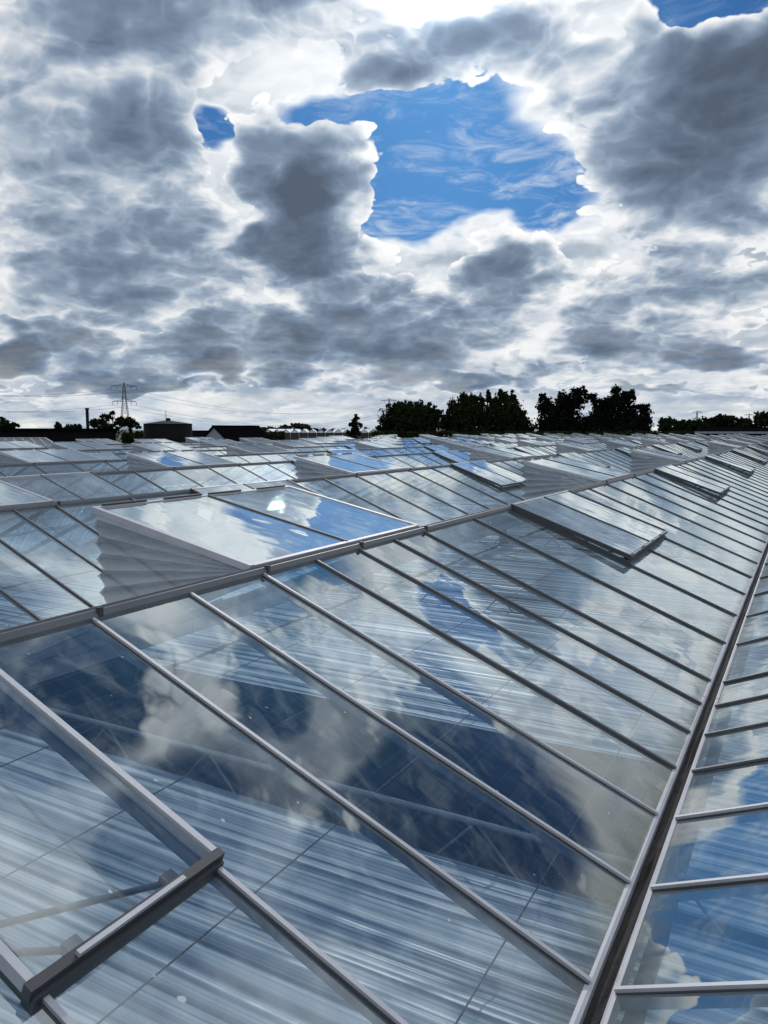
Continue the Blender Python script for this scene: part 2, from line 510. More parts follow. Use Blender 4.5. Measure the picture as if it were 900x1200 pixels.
def ghput(name, mb, mats, parent=None):
    """mesh written in scene metres, stored relative to the greenhouse's base"""
    mb.v = [(x - GL.x, y - GL.y, z - GL.z) for x, y, z in mb.v]
    return mb.build(name, mats, parent or gh)


def project(p):
    d = Vector(p) - Vector((0, 0, CAMZ))
    z = d.dot(fw)
    if z < .3: return None
    return 450 + 900 * d.dot(rx) / z, 600 + 900 * d.dot(dn) / z


def area(pts):
    q = [project(p) for p in pts]
    if any(v is None for v in q): return 0
    if all(v[0] < 0 or v[0] > 900 or v[1] > 1200 for v in q):
        xs = [v[0] for v in q]; ys = [v[1] for v in q]
        if max(xs) < 0 or min(xs) > 900 or min(ys) > 1200: return 0
    q = [(min(max(x, -60), 960), min(max(y, -60), 1260)) for x, y in q]
    return abs(sum(q[i][0] * q[(i + 1) % len(q)][1] - q[(i + 1) % len(q)][0] * q[i][1] for i in range(len(q)))) / 2


NEAR_BARS = [-5.2, -3.9, -2.7, -1.35, -.1, .6, 1.31, 2.05, 2.775, 3.52, 4.25, 4.91, 5.56, 6.20, 6.83]
bars = list(NEAR_BARS)
y = 8.13
while y < Y1: bars.append(y); y += 1.3
PER = 10.4
VR = [-.62 + i * 10.2 if i < 2 else 9.42 + (i - 1) * PER for i in range(15)]      # vents on the slopes that face the camera
VR = [1.285] + [9.42 + i * PER for i in range(14)]
VL = [-6.0] + [4.22 + i * PER for i in range(14)]
VW = 2.62                                            # vent width along the ridge


def vw(y):
    return .77 if y == 1.285 else VW                  # the nearest vent is a single pane


VS = .545                                            # how far down the slope a vent reaches
VLEN = VS * math.hypot(SW, SW * TN)


def slope_pt(n, side, y, s, off=0.0):
    """side +1: slope falling to +X; s 0 at the ridge, 1 at the gutter; off: above the glass"""
    x0 = -A - SPAN * n
    w = SW if side > 0 else SW - GW
    nx, nz = side * TN / math.hypot(1, TN), 1 / math.hypot(1, TN)
    return W(x0 + side * w * s + nx * off, y, -1 - SW * TN * s + nz * off)


panes = []; barsegs = []
slopes = {}
for n in NR:
    for side in (1, -1):
        if n == 7 and side < 0: pass
        slopes[(n, side)] = empty('roof_slope', (0, 0, 0), gh)
        vs = VR if side > 0 else VL
        for a, b in zip(bars[:-1], bars[1:]):
            mid = (a + b) / 2
            vent = any(v - .05 < mid < v + vw(v) + .05 for v in vs)
            s0 = VS + .012 if vent else .004
            ti = [random.gauss(0, .0012) for _ in range(3)]
            pts = [slope_pt(n, side, a, s0, ti[0]), slope_pt(n, side, b, s0, ti[0] + ti[1]), slope_pt(n, side, b, 1, ti[1] + ti[2]), slope_pt(n, side, a, 1, ti[2])]
            if side < 0: pts = pts[::-1]
            panes.append((area(pts), n, side, pts))
        for b in bars:
            s0 = .004
            p, q = slope_pt(n, side, b, s0), slope_pt(n, side, b, .998)
            for v in vs:
                if v + .3 < b < v + vw(v) - .3: p = slope_pt(n, side, b, VS + .012)
            e = Vector((0, .05, 0))
            barsegs.append((area([p - e, p + e, q + e, q - e]), n, side, p, q))

def pane_uv(o, side):
    uv = o.data.uv_layers.new(name='pane')
    c = [(0, 0), (1, 0), (1, 1), (0, 1)] if side > 0 else [(0, 1), (1, 1), (1, 0), (0, 0)]
    uv.data.foreach_set('uv', [v for _ in o.data.polygons for p in c for v in p])
    return o


panes.sort(key=lambda t: -t[0]); barsegs.sort(key=lambda t: -t[0])
NI = 100
rest = {}
for i, (ar, n, side, pts) in enumerate(panes):
    if i < NI:
        mb = MB(); mb.add(pts, [(0, 1, 2, 3)]); pane_uv(ghput('glass_pane', mb, GLASS, slopes[(n, side)]), side)
    else:
        rest.setdefault((n, side), MB()).add(pts, [(0, 1, 2, 3)])
for k, mb in rest.items():
    tag(pane_uv(ghput('glass_pane', mb, GLASS, slopes[k]), k[1]), kind='stuff')


def bar_shape(mb, p, q, side):
    up = Vector((side * TN, 0, 1)).normalized()
    if p.y > 4.4 * U:
        mb.beam(p, q, .020 * U, .018 * U, up, 0, .018 * U)
        mb.beam(p, q, .026 * U, .004 * U, up, 1, .0035 * U)
        mb.beam(p, q, .018 * U, .034 * U, up, 2, -.004 * U)
        return
    mb.beam(p, q, .020 * U, .018 * U, up, 0, .018 * U)        # cap on the glass
    mb.beam(p, q, .036 * U, .005 * U, up, 1, .0035 * U)       # rubber strips
    mb.beam(p, q, .022 * U, .058 * U, up, 2, -.004 * U)       # web below the glass


rest = {}
for i, (ar, n, side, p, q) in enumerate(barsegs):
    if i < NI:
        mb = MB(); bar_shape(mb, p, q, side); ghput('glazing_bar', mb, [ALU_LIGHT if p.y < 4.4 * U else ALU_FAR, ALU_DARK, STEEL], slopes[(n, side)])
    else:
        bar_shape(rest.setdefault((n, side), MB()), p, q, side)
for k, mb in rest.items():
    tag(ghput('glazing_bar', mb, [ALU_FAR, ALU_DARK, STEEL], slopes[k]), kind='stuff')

# ridges, gutters
for n in NR:
    x0 = -A - SPAN * n
    mb = MB()
    pr = [(-.055, -.050), (-.055, -.012), (-.038, .020), (-.024, .022), (-.018, .004), (.018, .004), (.024, .022), (.038, .020), (.055, -.012), (.055, -.050), (.02, -.075), (-.02, -.075)]
    mb.extrude([(a * U, b * U) for a, b in pr], W(x0, Y0, -1 + .01), W(x0, Y1, -1 + .01), (1, 0, 0))
    for b in bars[::2]:
        if b < 60:
            c = W(x0 + .04, b + .05, -1 + .02)
            mb.box(c.x - .008, c.y - .010, c.z - .02, c.x + .014, c.y + .010, c.z + .018, 1)
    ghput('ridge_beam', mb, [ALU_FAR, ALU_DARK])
    mb = MB()
    gx = x0 + SW
    # pressed channel with two flanges that carry the panes
    pr = [(-.020, .006), (-.002, .006), (.012, .0), (.016, -.16), (.074, -.16), (.078, .0), (.088, .006), (.102, .006), (.102, -.004), (.090, -.004), (.084, -.175), (.006, -.175), (-.004, -.004), (-.020, -.004)]
    yy = Y0
    while yy < Y1:
        y2 = min(yy + 6.2, Y1)
        mb.extrude([(a * U, b * U) for a, b in pr], W(gx, yy + .006, HZ), W(gx, y2 - .006, HZ), (1, 0, 0))
        yy = y2
    # sediment in the channel, raised to hide the lit walls and paint its inside dark
    mb2 = MB()
    k = 0; N = 400 if n in (-1, 0) else 60
    ys = [Y0 + (Y1 - Y0) * (i / N) ** 2.0 for i in range(N + 1)]
    rows = [[W(gx + .013 + j * .0165, yv, HZ - .034 + .018 * mnoise.noise(Vector((yv * 3, j * .7, n))) + .012 * mnoise.noise(Vector((yv * 17, j * 2.1, n)))) for j in range(5)] for yv in ys]
    for r0, r1 in zip(rows[:-1], rows[1:]):
        for j in range(4):
            mb2.quad(r0[j], r0[j + 1], r1[j + 1], r1[j])
    go_ = ghput('gutter', mb, ALU_LIGHT)
    ghput('sediment', mb2, MUCK, go_)


# vents.  Built once round the hinge (local x down the slope, y along the ridge), then copied along the roof
def vent_meshes(rail, clip, edge, tk, width=VW):
    L, wd = VLEN * U, width * U
    fr = MB()
    t = .044 * U
    hgt = .05 * U
    # frame in the local plane: x from 0 to L, y 0..wd, z up
    fr.beam((0, .0, 0), (L - t * .4, .0, 0), t * tk, hgt, (0, 0, 1), edge, .018 * U)
    fr.beam((0, wd, 0), (L - t * .4, wd, 0), t * tk, hgt, (0, 0, 1), edge, .018 * U)
    fr.beam((L, -t / 2, 0), (L, wd + t / 2, 0), t * .8, hgt * .9, (0, 0, 1), rail, .0165 * U)
    fr.beam((t * .3, t / 2, 0), (t * .3, wd - t / 2, 0), t * .8, hgt * .9, (0, 0, 1), 0, .0150 * U)
    # clips along the lower rail
    for k, hw in ((.12, .09), (.40, .09), (.62, .09), (.88, .09)) if width == VW else ((.47, .29),):
        fr.beam((L + .006, wd * (k - hw), .006), (L + .006, wd * (k + hw), .006), .018 * U, .02 * U, (0, 0, 1), clip, .024 * U)
    gl = MB()
    gl.quad((t / 2, t / 2, .006), (L - t / 2, t / 2, .006), (L - t / 2, wd / 2, .008), (t / 2, wd / 2, .008))
    gl.quad((t / 2, wd / 2, .008), (L - t / 2, wd / 2, .008), (L - t / 2, wd - t / 2, .004), (t / 2, wd - t / 2, .004))
    br = MB()
    br.beam((t / 2, wd / 2, 0), (L - t / 2, wd / 2, 0), .022 * U, .03 * U, (0, 0, 1), 0, .022 * U)
    return (fr.mesh('vent_frame', [ALU_LIGHT, ALU_DARK]), gl.mesh('vent_glass', GLASS_VENT), br.mesh('vent_bar', ALU_DARK), (fr, gl, br))


SA = math.atan(TN)                                   # slope angle
OPEN_L = R(12.0)                                     # far vents stand above the horizontal
OPEN_R = R(-19.8)                                    # near vents are just ajar


def fan_net(sides):
    """side gauze: a fan folded round the hinge, from the raised frame down to the roof; front gauze folded in level pleats"""
    mb = MB()
    n = 14
    L = VLEN * U
    for sgn, y in sides:
        hinge = Vector((0, y, -.02))
        out = []
        for i in range(n + 1):
            f = i / n
            ang = OPEN_L + (-SA - OPEN_L) * f
            # outer edge of the fan hangs straight from the tip to the transom
            tip = Vector((-math.cos(OPEN_L) * L, y, math.sin(OPEN_L) * L))
            low = Vector((-math.cos(SA) * L, y, -math.sin(SA) * L))
            e = tip.lerp(low, f)
            k = .055 * U * (1 if i % 2 else -1) * (0 if i in (0, n) else 1)
            e = e + Vector((k * 1.6, sgn * (.0 + k), 0))
            out.append(e)
        M = 6
        for i in range(n):
            for j in range(M):
                a0, a1 = j / M, (j + 1) / M
                mb.add([hinge.lerp(out[i], a0 + .001), hinge.lerp(out[i], a1), hinge.lerp(out[i + 1], a1), hinge.lerp(out[i + 1], a0 + .001)], [(0, 1, 2, 3)])
    return mb


def front_net():
    mb = MB(); n = 14; L = VLEN * U
    tip = Vector((-math.cos(OPEN_L) * L, 0, math.sin(OPEN_L) * L)); low = Vector((-math.cos(SA) * L, 0, -math.sin(SA) * L))
    for i in range(n):
        def pt(i, y):
            e = tip.lerp(low, i / n); k = .05 * U * (1 if i % 2 else -1) * (0 if i in (0, n) else 1)
            return e + Vector((k, y, 0))
        mb.add([pt(i, 0), pt(i, VW * U), pt(i + 1, VW * U), pt(i + 1, 0)], [(0, 1, 2, 3)])
    return mb


frame_me, glass_me, bar_me, raw = vent_meshes(1, 0, 1, .8)  # ajar vents: side frames coloured dark as the shadow of the gap
frame_me2, _g, _b, raw2 = vent_meshes(0, 1, 0, 1.0)
frame_me3, _g, _b, raw3 = vent_meshes(1, 0, 0, .62, .77)
side_mbs = [fan_net([(-1, 0.0)]), fan_net([(1, VW * U)])]; front_mb = front_net()
side_mes = [m.mesh('insect_net', NET) for m in side_mbs]; front_me = front_mb.mesh('insect_net', NET)
# push rods seen under a vent that is ajar, and the dark upstand round its opening
rod_mb = MB()
for yy, y2 in ((.10, .32), (.76, .98), (.93, .62)):
    rod_mb.tube((VLEN * U * .965, VW * U * yy, -.035), (VLEN * U * .52, VW * U * (yy * .6 + y2 * .4), -.20), .0075, n=8)
    rod_mb.box(VLEN * U * .955 - .02, VW * U * yy - .014, -.048, VLEN * U * .955 + .03, VW * U * yy + .014, -.022)
rod_me = rod_mb.mesh('push_rod', ALU_DARK)
up_mb = MB()
L_, w_ = VLEN * U, VW * U
for yy in (0, w_): up_mb.beam((.03, yy, 0), (L_, yy, 0), .03 * U, .05 * U, (0, 0, 1), 0, -.008 * U)
up_mb.beam((L_ + .005, -.02, 0), (L_ + .005, w_ + .02, 0), .05 * U, .06 * U, (0, 0, 1), 0, -.010 * U)
up_me = up_mb.mesh('upstand', ALU_DARK)

# the nearest vent: two stay rods and the upstand for its single pane
rod_mb = MB(); up_mb2 = MB(); w2 = .77 * U
for x0, y0, x1, y1 in ((.97, .60, .80, .06), (.97, .19, .86, .04)):
    rod_mb.tube((VLEN * U * x0, U * y0, -.035), (VLEN * U * x1, U * y1, -.075), .0085, n=8)
    rod_mb.box(VLEN * U * x0 - .025, U * y0 - .02, -.05, VLEN * U * x0 + .02, U * y0 + .02, -.022)
near_rod_me = rod_mb.mesh('stay_rod', ALU_DARK)
for yy in (0, w2): up_mb2.beam((.03, yy, 0), (L_, yy, 0), .02 * U, .05 * U, (0, 0, 1), 0, -.010 * U)
up_mb2.beam((L_ + .005, -.01, 0), (L_ + .005, w2 + .01, 0), .05 * U, .06 * U, (0, 0, 1), 0, -.010 * U)
near_up_me = up_mb2.mesh('upstand', ALU_DARK)

vents = []
for n in NR:
    for side, vs in ((1, VR), (-1, VL)):
        for i, y in enumerate(vs):
            if y < Y0 + .1 or y + VW > Y1: continue
            if y == 1.285 and n != 0: continue
            if (n * 7 + i * 3 + side) % 11 == 0 and (n, i) not in ((0, 0), (0, 1), (0, 2), (1, 1)): continue   # a few bays have none
            c = [slope_pt(n, side, y, 0), slope_pt(n, side, y + VW, 0), slope_pt(n, side, y + VW, VS), slope_pt(n, side, y, VS)]
            if side < 0:
                c = [c[0], c[1], c[1] + Vector((-VLEN * U, 0, .3)), c[0] + Vector((-VLEN * U, 0, .3))]
            vents.append((area(c), n, side, i, y))
vents.sort(key=lambda t: -t[0])


def vent_matrix(n, side, y, ang):
    x0 = -A - SPAN * n
    if side > 0:
        # local x down the slope (+X), y along the ridge
        return Matrix.Translation(W(x0 + .03, y, -1 + .035) - GL) @ Matrix.Rotation(-ang, 4, 'Y')
    # local x towards -X: turn half round about Z, then raise
    return Matrix.Translation(W(x0 - .03, y + VW, -1 + .035) - GL) @ Matrix.Rotation(ang, 4, 'Y') @ Matrix.Rotation(math.pi, 4, 'Z')


far_vent = MB()
closed_glass = raw3[1].mesh('vent_glass', GLASS)
closed_glass.uv_layers.new(name='pane').data.foreach_set('uv', [0, 0, 0, .9, 1, .9, 1, 0] * 2)


def bake(mbs, mat, mis):
    for mb, mi in zip(mbs, mis):
        vs = [mat @ Vector(v) for v in mb.v]
        b = len(far_vent.v); far_vent.v.extend([tuple(v) for v in vs])
        for f, m in zip(mb.f, mb.m):
            far_vent.f.append(tuple(i + b for i in f)); far_vent.m.append(mi + m if mi == 0 else mi); far_vent.sm.append(False)


for i, (ar, n, side, vi, y) in enumerate(vents):
    closed = (n == 0 and vi == 0 and side > 0)
    if side > 0:
        ang = R(-22.05) if closed else OPEN_R + R(random.uniform(-.6, .8))
        base = vent_matrix(n, side, y, -SA)
    else:
        ang = OPEN_L + R(random.uniform(-.5, .5) if (n, vi) != (0, 1) else 0)
        base = Matrix.Translation(W(-A - SPAN * n - .03, y, -1 + .03) - GL)
    mt = vent_matrix(n, side, y, ang)
    if i < 98:
        v = empty('vent', mt.translation, gh)
        inv = Matrix.Translation(mt.translation).inverted()
        if closed: v['label'] = 'nearest vent lying shut, its dark lower rail with a bright clip crossing the pane'
        for nm, me in (('vent_frame', frame_me3 if closed else frame_me if side > 0 else frame_me2), ('vent_glass', glass_me), ('vent_bar', bar_me)):
            if closed and nm == 'vent_bar': continue
            o = put(nm, me if not (closed and nm == 'vent_glass') else closed_glass, v); o.matrix_local = inv @ mt
        if side < 0:
            for me in (*side_mes, front_me):
                o = put('insect_net', me, v); o.matrix_local = inv @ base
        else:
            for nm, me in ((('stay_rod', near_rod_me), ('upstand', near_up_me)) if closed else (('push_rod', rod_me), ('upstand', up_me))):
                o = put(nm, me, v); o.matrix_local = inv @ base
    else:
        bake(raw if side > 0 else raw2, mt, (0, 2, 1))
        if side < 0: bake((*side_mbs, front_mb), base, (3, 3, 3))
        else: bake((up_mb,), base, (1,))
if far_vent.v:
    tag(put('vent', far_vent.mesh('vent', [ALU_LIGHT, ALU_DARK, GLASS_VENT, NET]), gh), kind='stuff')

# shade screens below the gutters: panels of cloth between trusses, drawn open in places
ZS = -2.60
rs = random.Random(3)
truss_y = [Y0 + .5] + [4.1 + 6.2 * k for k in range(-1, 24)]
truss_y = sorted(t for t in truss_y if Y0 < t < Y1)
for n in NR:
    x0 = -A - SPAN * n
    xa, xb = x0 - SW + .12, x0 + SW + .03
    mb = MB()
    for k, ty in enumerate(truss_y):
        opened = 1.95 if abs(ty - 10.3) < .2 and n >= 0 else (1.6 if ty > 14 and rs.random() < .12 else .1)
        ya, yb = ty - 6.2 + opened, ty
        if ya < Y0: ya = Y0
        if yb - ya < .5: continue
        near = (n in (-1, 0, 1)) and ya < 30
        NY = int((yb - ya) / (.035 if near else .3)); NX = 8 if near else 3
        off = rs.random() * 100
        vs = []
        for i in range(NY + 1):
            yv = ya + (yb - ya) * i / NY
            for j in range(NX + 1):
                xv = xa + (xb - xa) * j / NX
                zz = ZS + .022 * mnoise.noise(Vector((yv * 9 + off, xv * .35, n))) + .035 * mnoise.noise(Vector((yv * 2.1 + off, xv * .25, n)))
                vs.append(W(xv, yv, zz))
        fs = [(i * (NX + 1) + j, i * (NX + 1) + j + 1, (i + 1) * (NX + 1) + j + 1, (i + 1) * (NX + 1) + j) for i in range(NY) for j in range(NX)]
        mb.add(vs, fs, 0, True)
    sc_ = ghput('shade_screen', mb, SCREEN)
    wb = MB()
    for j in range(4):
        xv = xa + (xb - xa) * (j + .55) / 4
        wb.tube(W(xv, Y0, ZS + .06), W(xv, Y1, ZS + .06), .0035, n=4)
    ghput('support_wire', wb, ALU_DARK, sc_)
    # trusses across the span, with posts under the gutters
    tb = MB()
    for ty in truss_y:
        zl, zu = -2.98, -2.40
        tb.tube(W(xa, ty + .1, zl), W(xb, ty + .1, zl), .015, n=6)
        tb.tube(W(xa, ty + .1, zu), W(xb, ty + .1, zu), .015, n=6)
        m = 10
        for j in range(m):
            a, b = xa + (xb - xa) * j / m, xa + (xb - xa) * (j + 1) / m
            tb.tube(W(a, ty + .1, zl if j % 2 else zu), W(b, ty + .1, zu if j % 2 else zl), .008, n=5)
        g = W(x0 + SW + .045, ty + .1, -2.28)
        tb.box(g.x - .05, g.y - .05, 0, g.x + .05, g.y + .05, g.z)
    ghput('truss', tb, TRUSS)
    # growing gutters on the floor below
    cb = MB()
    for j in range(5):
        p = W(x0 - SW + SPAN * (j + .5) / 5, 0, 0)
        cb.box(p.x - .06, Y0 * U, .55, p.x + .06, Y1 * U, .66)
        for q in (-.22, .22): cb.tube((p.x + q, Y0 * U, .3), (p.x + q, Y1 * U, .3), .03, n=6)
        cb.tube((p.x + .2, Y0 * U, 2.0), (p.x + .2, Y1 * U, 2.0), .025, n=6)
    ghput('growing_gutter', cb, CROP)
fl = MB()
pa, pb = W(-A - SPAN * 7 - SW - .1, Y0, 0), W(-A + SPAN * 2 + SW + .2, Y1, 0)
fl.quad((pa.x, pa.y, .02), (pb.x, pa.y, .02), (pb.x, pb.y, .02), (pa.x, pb.y, .02))
ghput('floor', fl, SOIL)
# outer walls: glazed, with posts
wl = MB()
zt = CAMZ + HZ * U - .1
for a, b in (((pa.x, pa.y), (pa.x, pb.y)), ((pa.x, pb.y), (pb.x, pb.y)), ((pb.x, pb.y), (pb.x, pa.y)), ((pb.x, pa.y), (pa.x, pa.y))):
    a = Vector((*a, 0)); b = Vector((*b, 0)); n_ = int((b - a).length / 2)
    wl.quad(a, b, b + Vector((0, 0, zt)), a + Vector((0, 0, zt)), 0)
    for i in range(n_ + 1):
        p = a.lerp(b, i / n_); wl.box(p.x - .03, p.y - .03, 0, p.x + .03, p.y + .03, zt + .02, 1)
    for zz in (.4, zt): wl.beam(a + Vector((0, 0, zz)), b + Vector((0, 0, zz)), .08, .06, (0, 0, 1), 1, .03)
for yy in (Y0, Y1):
    for n in NR:
        x0 = -A - SPAN * n
        wl.add([W(x0, yy, -1), W(x0 + SW, yy, HZ), W(x0 - SW + GW, yy, HZ)], [(0, 1, 2)], 0)
ghput('side_wall', wl, [GLASS_VENT, ALU])

# ------------------------------------------------------------------ ground and what stands beyond the roof
gm, n_, o_ = material('field')
p_ = n_.new('ShaderNodeBsdfPrincipled'); g_ = n_.new('ShaderNodeNewGeometry')
f_ = n_.noise(g_.outputs['Position'], .05, 8, .65)
n_.set(p_.inputs['Base Color'], n_.ramp(f_, [(.35, (.018, .026, .012)), (.55, (.035, .048, .02)), (.7, (.05, .045, .03))]))
p_.inputs['Roughness'].default_value = .9
n_.l.new(p_.outputs[0], o_.inputs[0])
gr = MB(); gr.quad((-6000, -6000, 0), (6000, -6000, 0), (6000, 6000, 0), (-6000, 6000, 0))
tag(gr.build('ground', gm), kind='structure')

LEAF = leaf_material('dark_leaves', (.016, .024, .010))
LEAF2 = leaf_material('conifer_needles', (.009, .013, .009))
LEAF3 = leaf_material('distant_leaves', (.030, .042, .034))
BARK = principled('bark', (.03, .025, .02), .9, 0, .3, 3)
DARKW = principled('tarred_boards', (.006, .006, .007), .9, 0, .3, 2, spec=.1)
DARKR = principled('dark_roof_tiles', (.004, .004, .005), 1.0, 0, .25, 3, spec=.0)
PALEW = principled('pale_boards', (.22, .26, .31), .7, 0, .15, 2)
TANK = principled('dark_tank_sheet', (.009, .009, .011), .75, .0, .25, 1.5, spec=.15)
LATT = principled('lattice_steel', (.11, .12, .135), .6, .3, .1, 1)
WIRE = principled('line_wire', (.10, .11, .12), .6, .2, .1, 1)
SEAM = principled('seamed_metal_sheet', (.10, .115, .135), .5, .4, .15, 3)
BRICK = principled('dull_wall', (.035, .030, .028), .85, 0, .3, 2)
WHITE = principled('pale_panel_and_lit_glass', (.72, .76, .80), .5, 0, .1, 2)


def frame_at(px, dist):
    """base point, unit vector to the image right and unit vector away from the viewer, at ground level"""
    b = far_point(px, dist, 0)
    f = Vector((b.x, b.y, 0)).normalized()
    return b, Vector((f.y, -f.x, 0)), f


def tree(name, px, dist, lobes, n, label, group=None, leaf=.30, mat=None, cat='tree', trunk=True, spiky=0.0, seed=0, upright=0.0):
    """lobes: (column, row, half width, half height) of the clumps, read on the photo and built round the trunk at dist"""
    rnd = random.Random(seed + int(px * 10))
    b, r, f = frame_at(px, dist)
    root = empty(name, b)
    tag(root, label, cat, group)
    k = dist / 905.0
    L = []
    for lx, ly, a, c in lobes:
        dep = rnd.uniform(-.4, .4) * a * k
        L.append((Vector((r * (lx - px) * k + f * dep)) + Vector((0, 0, CAMZ + (504 - ly) * k)), a * k, c * k))
    if trunk:
        tb = MB()
        top = max(c.z for c, a, h in L)
        rad = max(.12, .022 * top)
        pts = [Vector((0, 0, 0))]
        for i in range(1, 6): pts.append(Vector((rnd.uniform(-.12, .12), rnd.uniform(-.12, .12), top * i / 5)))
        for i in range(5): tb.tube(pts[i], pts[i + 1], rad * (1 - i / 5.6), rad * (1 - (i + 1) / 5.6), 8)
        for c, a, h in L:
            s = pts[2].lerp(pts[4], rnd.random()); s.z = min(s.z, max(.6, c.z - .2 * h))
            tb.tube(s, c, rad * .35, rad * .08, 5)
            for j in range(4):
                e = c + Vector((rnd.gauss(0, a * .5), rnd.gauss(0, a * .5), rnd.gauss(0, h * .4)))
                tb.tube(c.lerp(s, .3), e, rad * .14, rad * .03, 4)
        tb.build('trunk', BARK, root)
    cb = MB()
    tot = sum(a * h for c, a, h in L)
    for c, a, h in L:
        m = int(n * 2.6 * a * h / tot)
        # clumps inside the lobe, leaves inside the clumps
        ncl = max(6, m // 18)
        for q in range(ncl):
            th = rnd.uniform(0, 2 * math.pi); ph = math.acos(rnd.uniform(-1, 1)); rr = rnd.uniform(.03, .94) ** .55
            cl = c + Vector((math.sin(ph) * math.cos(th) * a * rr, math.sin(ph) * math.sin(th) * a * rr, math.cos(ph) * h * rr))
            cs = rnd.uniform(.08, .24) * min(a, h) + leaf * .3
            for _ in range(m // ncl):
                p = cl + Vector((rnd.gauss(0, cs * .6), rnd.gauss(0, cs * .6), rnd.gauss(0, cs * (.5 + spiky))))
                if p.z < .05: p.z = rnd.uniform(.05, .6)
                sz = leaf * rnd.uniform(.7, 1.5)
                u = Vector((rnd.gauss(0, 1), rnd.gauss(0, 1), rnd.gauss(0, 1) + upright)).normalized()
                w_ = u.cross(Vector((rnd.gauss(0, 1), rnd.gauss(0, 1), rnd.gauss(0, 1)))).normalized()
                u = u * sz * (.75 + spiky * .6); w_ = w_ * sz * .42
                cb.add([p - u, p + w_ - u * .1, p + u, p - w_ - u * .1], [(0, 1, 2, 3)])
    cb.build('crown', mat or LEAF, root)
    return root


# trees behind the far end of the roof
tree('tree', 482, 128, [(482, 494, 30, 20), (463, 487, 17, 14), (492, 481, 20, 11), (472, 480, 14, 10), (508, 490, 12, 12), (452, 502, 11, 12), (500, 505, 18, 10), (470, 508, 26, 9)], 5200,
     'round-headed dark broadleaf tree behind the far roof, left of the tall bushy trees', leaf=.32, seed=1)
tree('tree', 546, 130, [(545, 492, 20, 20), (535, 480, 11, 14), (551, 473, 10, 11), (543, 468, 5, 7), (558, 484, 10, 14), (526, 497, 10, 14), (548, 508, 28, 9), (563, 470, 4, 7), (566, 494, 13, 16)], 5000,
     'upright bushy dark tree with a feathery top, left one of the pair behind the roof', leaf=.28, seed=2, upright=.8, spiky=.25)
tree('tree', 590, 132, [(590, 492, 22, 20), (580, 477, 10, 14), (590, 468, 7, 10), (599, 476, 9, 13), (585, 463, 3, 6), (608, 494, 10, 16), (572, 466, 4, 8), (590, 508, 30, 9), (600, 465, 3, 6), (613, 500, 12, 12)], 5000,
     'upright bushy dark tree with several pointed tops, right one of the pair behind the roof', leaf=.28, seed=3, upright=.8, spiky=.25)
tree('conifer', 657, 130, [(655, 494, 26, 19), (640, 478, 11, 11), (636, 469, 4, 7), (672, 471, 14, 10), (676, 461, 10, 6), (656, 466, 4, 6), (660, 480, 14, 14), (645, 503, 18, 10), (670, 504, 22, 10), (688, 467, 3, 4), (688, 500, 12, 13)], 6000,
     'dark spreading conifer with layered ragged top behind the roof, left of the tallest tree', leaf=.30, mat=LEAF2, seed=4, spiky=.1)
tree('conifer', 724, 130, [(724, 494, 30, 19), (722, 472, 14, 12), (721, 460, 6, 7), (735, 468, 8, 9), (706, 476, 10, 10), (748, 480, 10, 6), (753, 492, 10, 9), (705, 492, 14, 16), (742, 500, 20, 11), (722, 508, 40, 7), (697, 468, 5, 5)], 6000,
     'tallest dark conifer with a pointed top, right end of the tree group behind the roof', leaf=.30, mat=LEAF2, seed=5, spiky=.1)
tree('conifer', 415, 115, [(415, 508, 10, 6), (416, 501, 8, 5), (414, 496, 5, 4), (418, 491, 4, 3), (417, 488, 1.6, 3), (422, 498, 4, 2)], 700,
     'small lone conifer in front of the distant glasshouse', leaf=.22, mat=LEAF2, seed=6)
tree('tree', 134, 70, [(127, 490, 6, 5), (132, 486, 3, 2.5), (140, 495, 8, 6), (118, 496, 8, 5), (152, 494, 6, 5), (149, 499, 9, 6), (126, 501, 14, 6), (112, 499, 5, 4), (158, 499, 4, 4)], 950,
     'small loose leafy tree with gaps in its crown beneath the large pylon', leaf=.17, seed=7)
tree('bush', 8, 75, [(6, 497, 8, 5), (14, 500, 6, 4), (2, 501, 10, 6), (4, 493, 2, 2)], 700, 'leafy bush above the black shed at the left edge of the picture', cat='bush', leaf=.16, seed=8)
tree('bush', 69, 75, [(69, 500, 4, 4), (70, 503, 5, 4)], 260, 'small round bush showing over the black shed roof', cat='bush', leaf=.16, seed=9)
tree('bush', 86, 76, [(83, 502, 6, 3), (90, 501, 5, 3)], 260, 'low double bush showing over the black shed, left of the pole', cat='bush', leaf=.16, seed=10)
for i, (px, w, top) in enumerate([(308, 9, 498), (322, 7, 498), (335, 6, 496), (349, 8, 494), (357, 6, 496), (369, 5, 500), (380, 6, 501), (393, 6, 501), (405, 7, 501), (432, 8, 500)]):
    tree('tree', px, 420, [(px - w * .4, top + 5, w * .8, 3), (px + w * .5, top + 6, w * .9, 3), (px, top + 8, w * 1.3, 4)], 320,
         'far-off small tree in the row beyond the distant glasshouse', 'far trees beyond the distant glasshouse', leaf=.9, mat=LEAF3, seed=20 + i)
right_row = [(781, 9, 491, 'low round tree just right of the tall conifers'), (797, 9, 494, 'low flat-topped tree between the conifers and the long low building'),
             (813, 10, 493, 'rounded tree in front of the second far pylon'), (832, 12, 490, 'broad rounded tree behind the left end of the long low building'),
             (851, 12, 488, 'broad tree behind the middle of the long low building'), (871, 9, 492, 'lower tree with an uneven crown behind the long low building'),
             (896, 11, 485, 'taller tree at the right edge of the picture, behind the long low building')]
for i, (px, w, top, lab) in enumerate(right_row):
    tree('tree', px, 230, [(px - w * .35, top + 6, w * .6, 6), (px + w * .35, top + 5, w * .65, 5), (px, top + 12, w, 7)], 900, lab, leaf=.5, seed=40 + i)


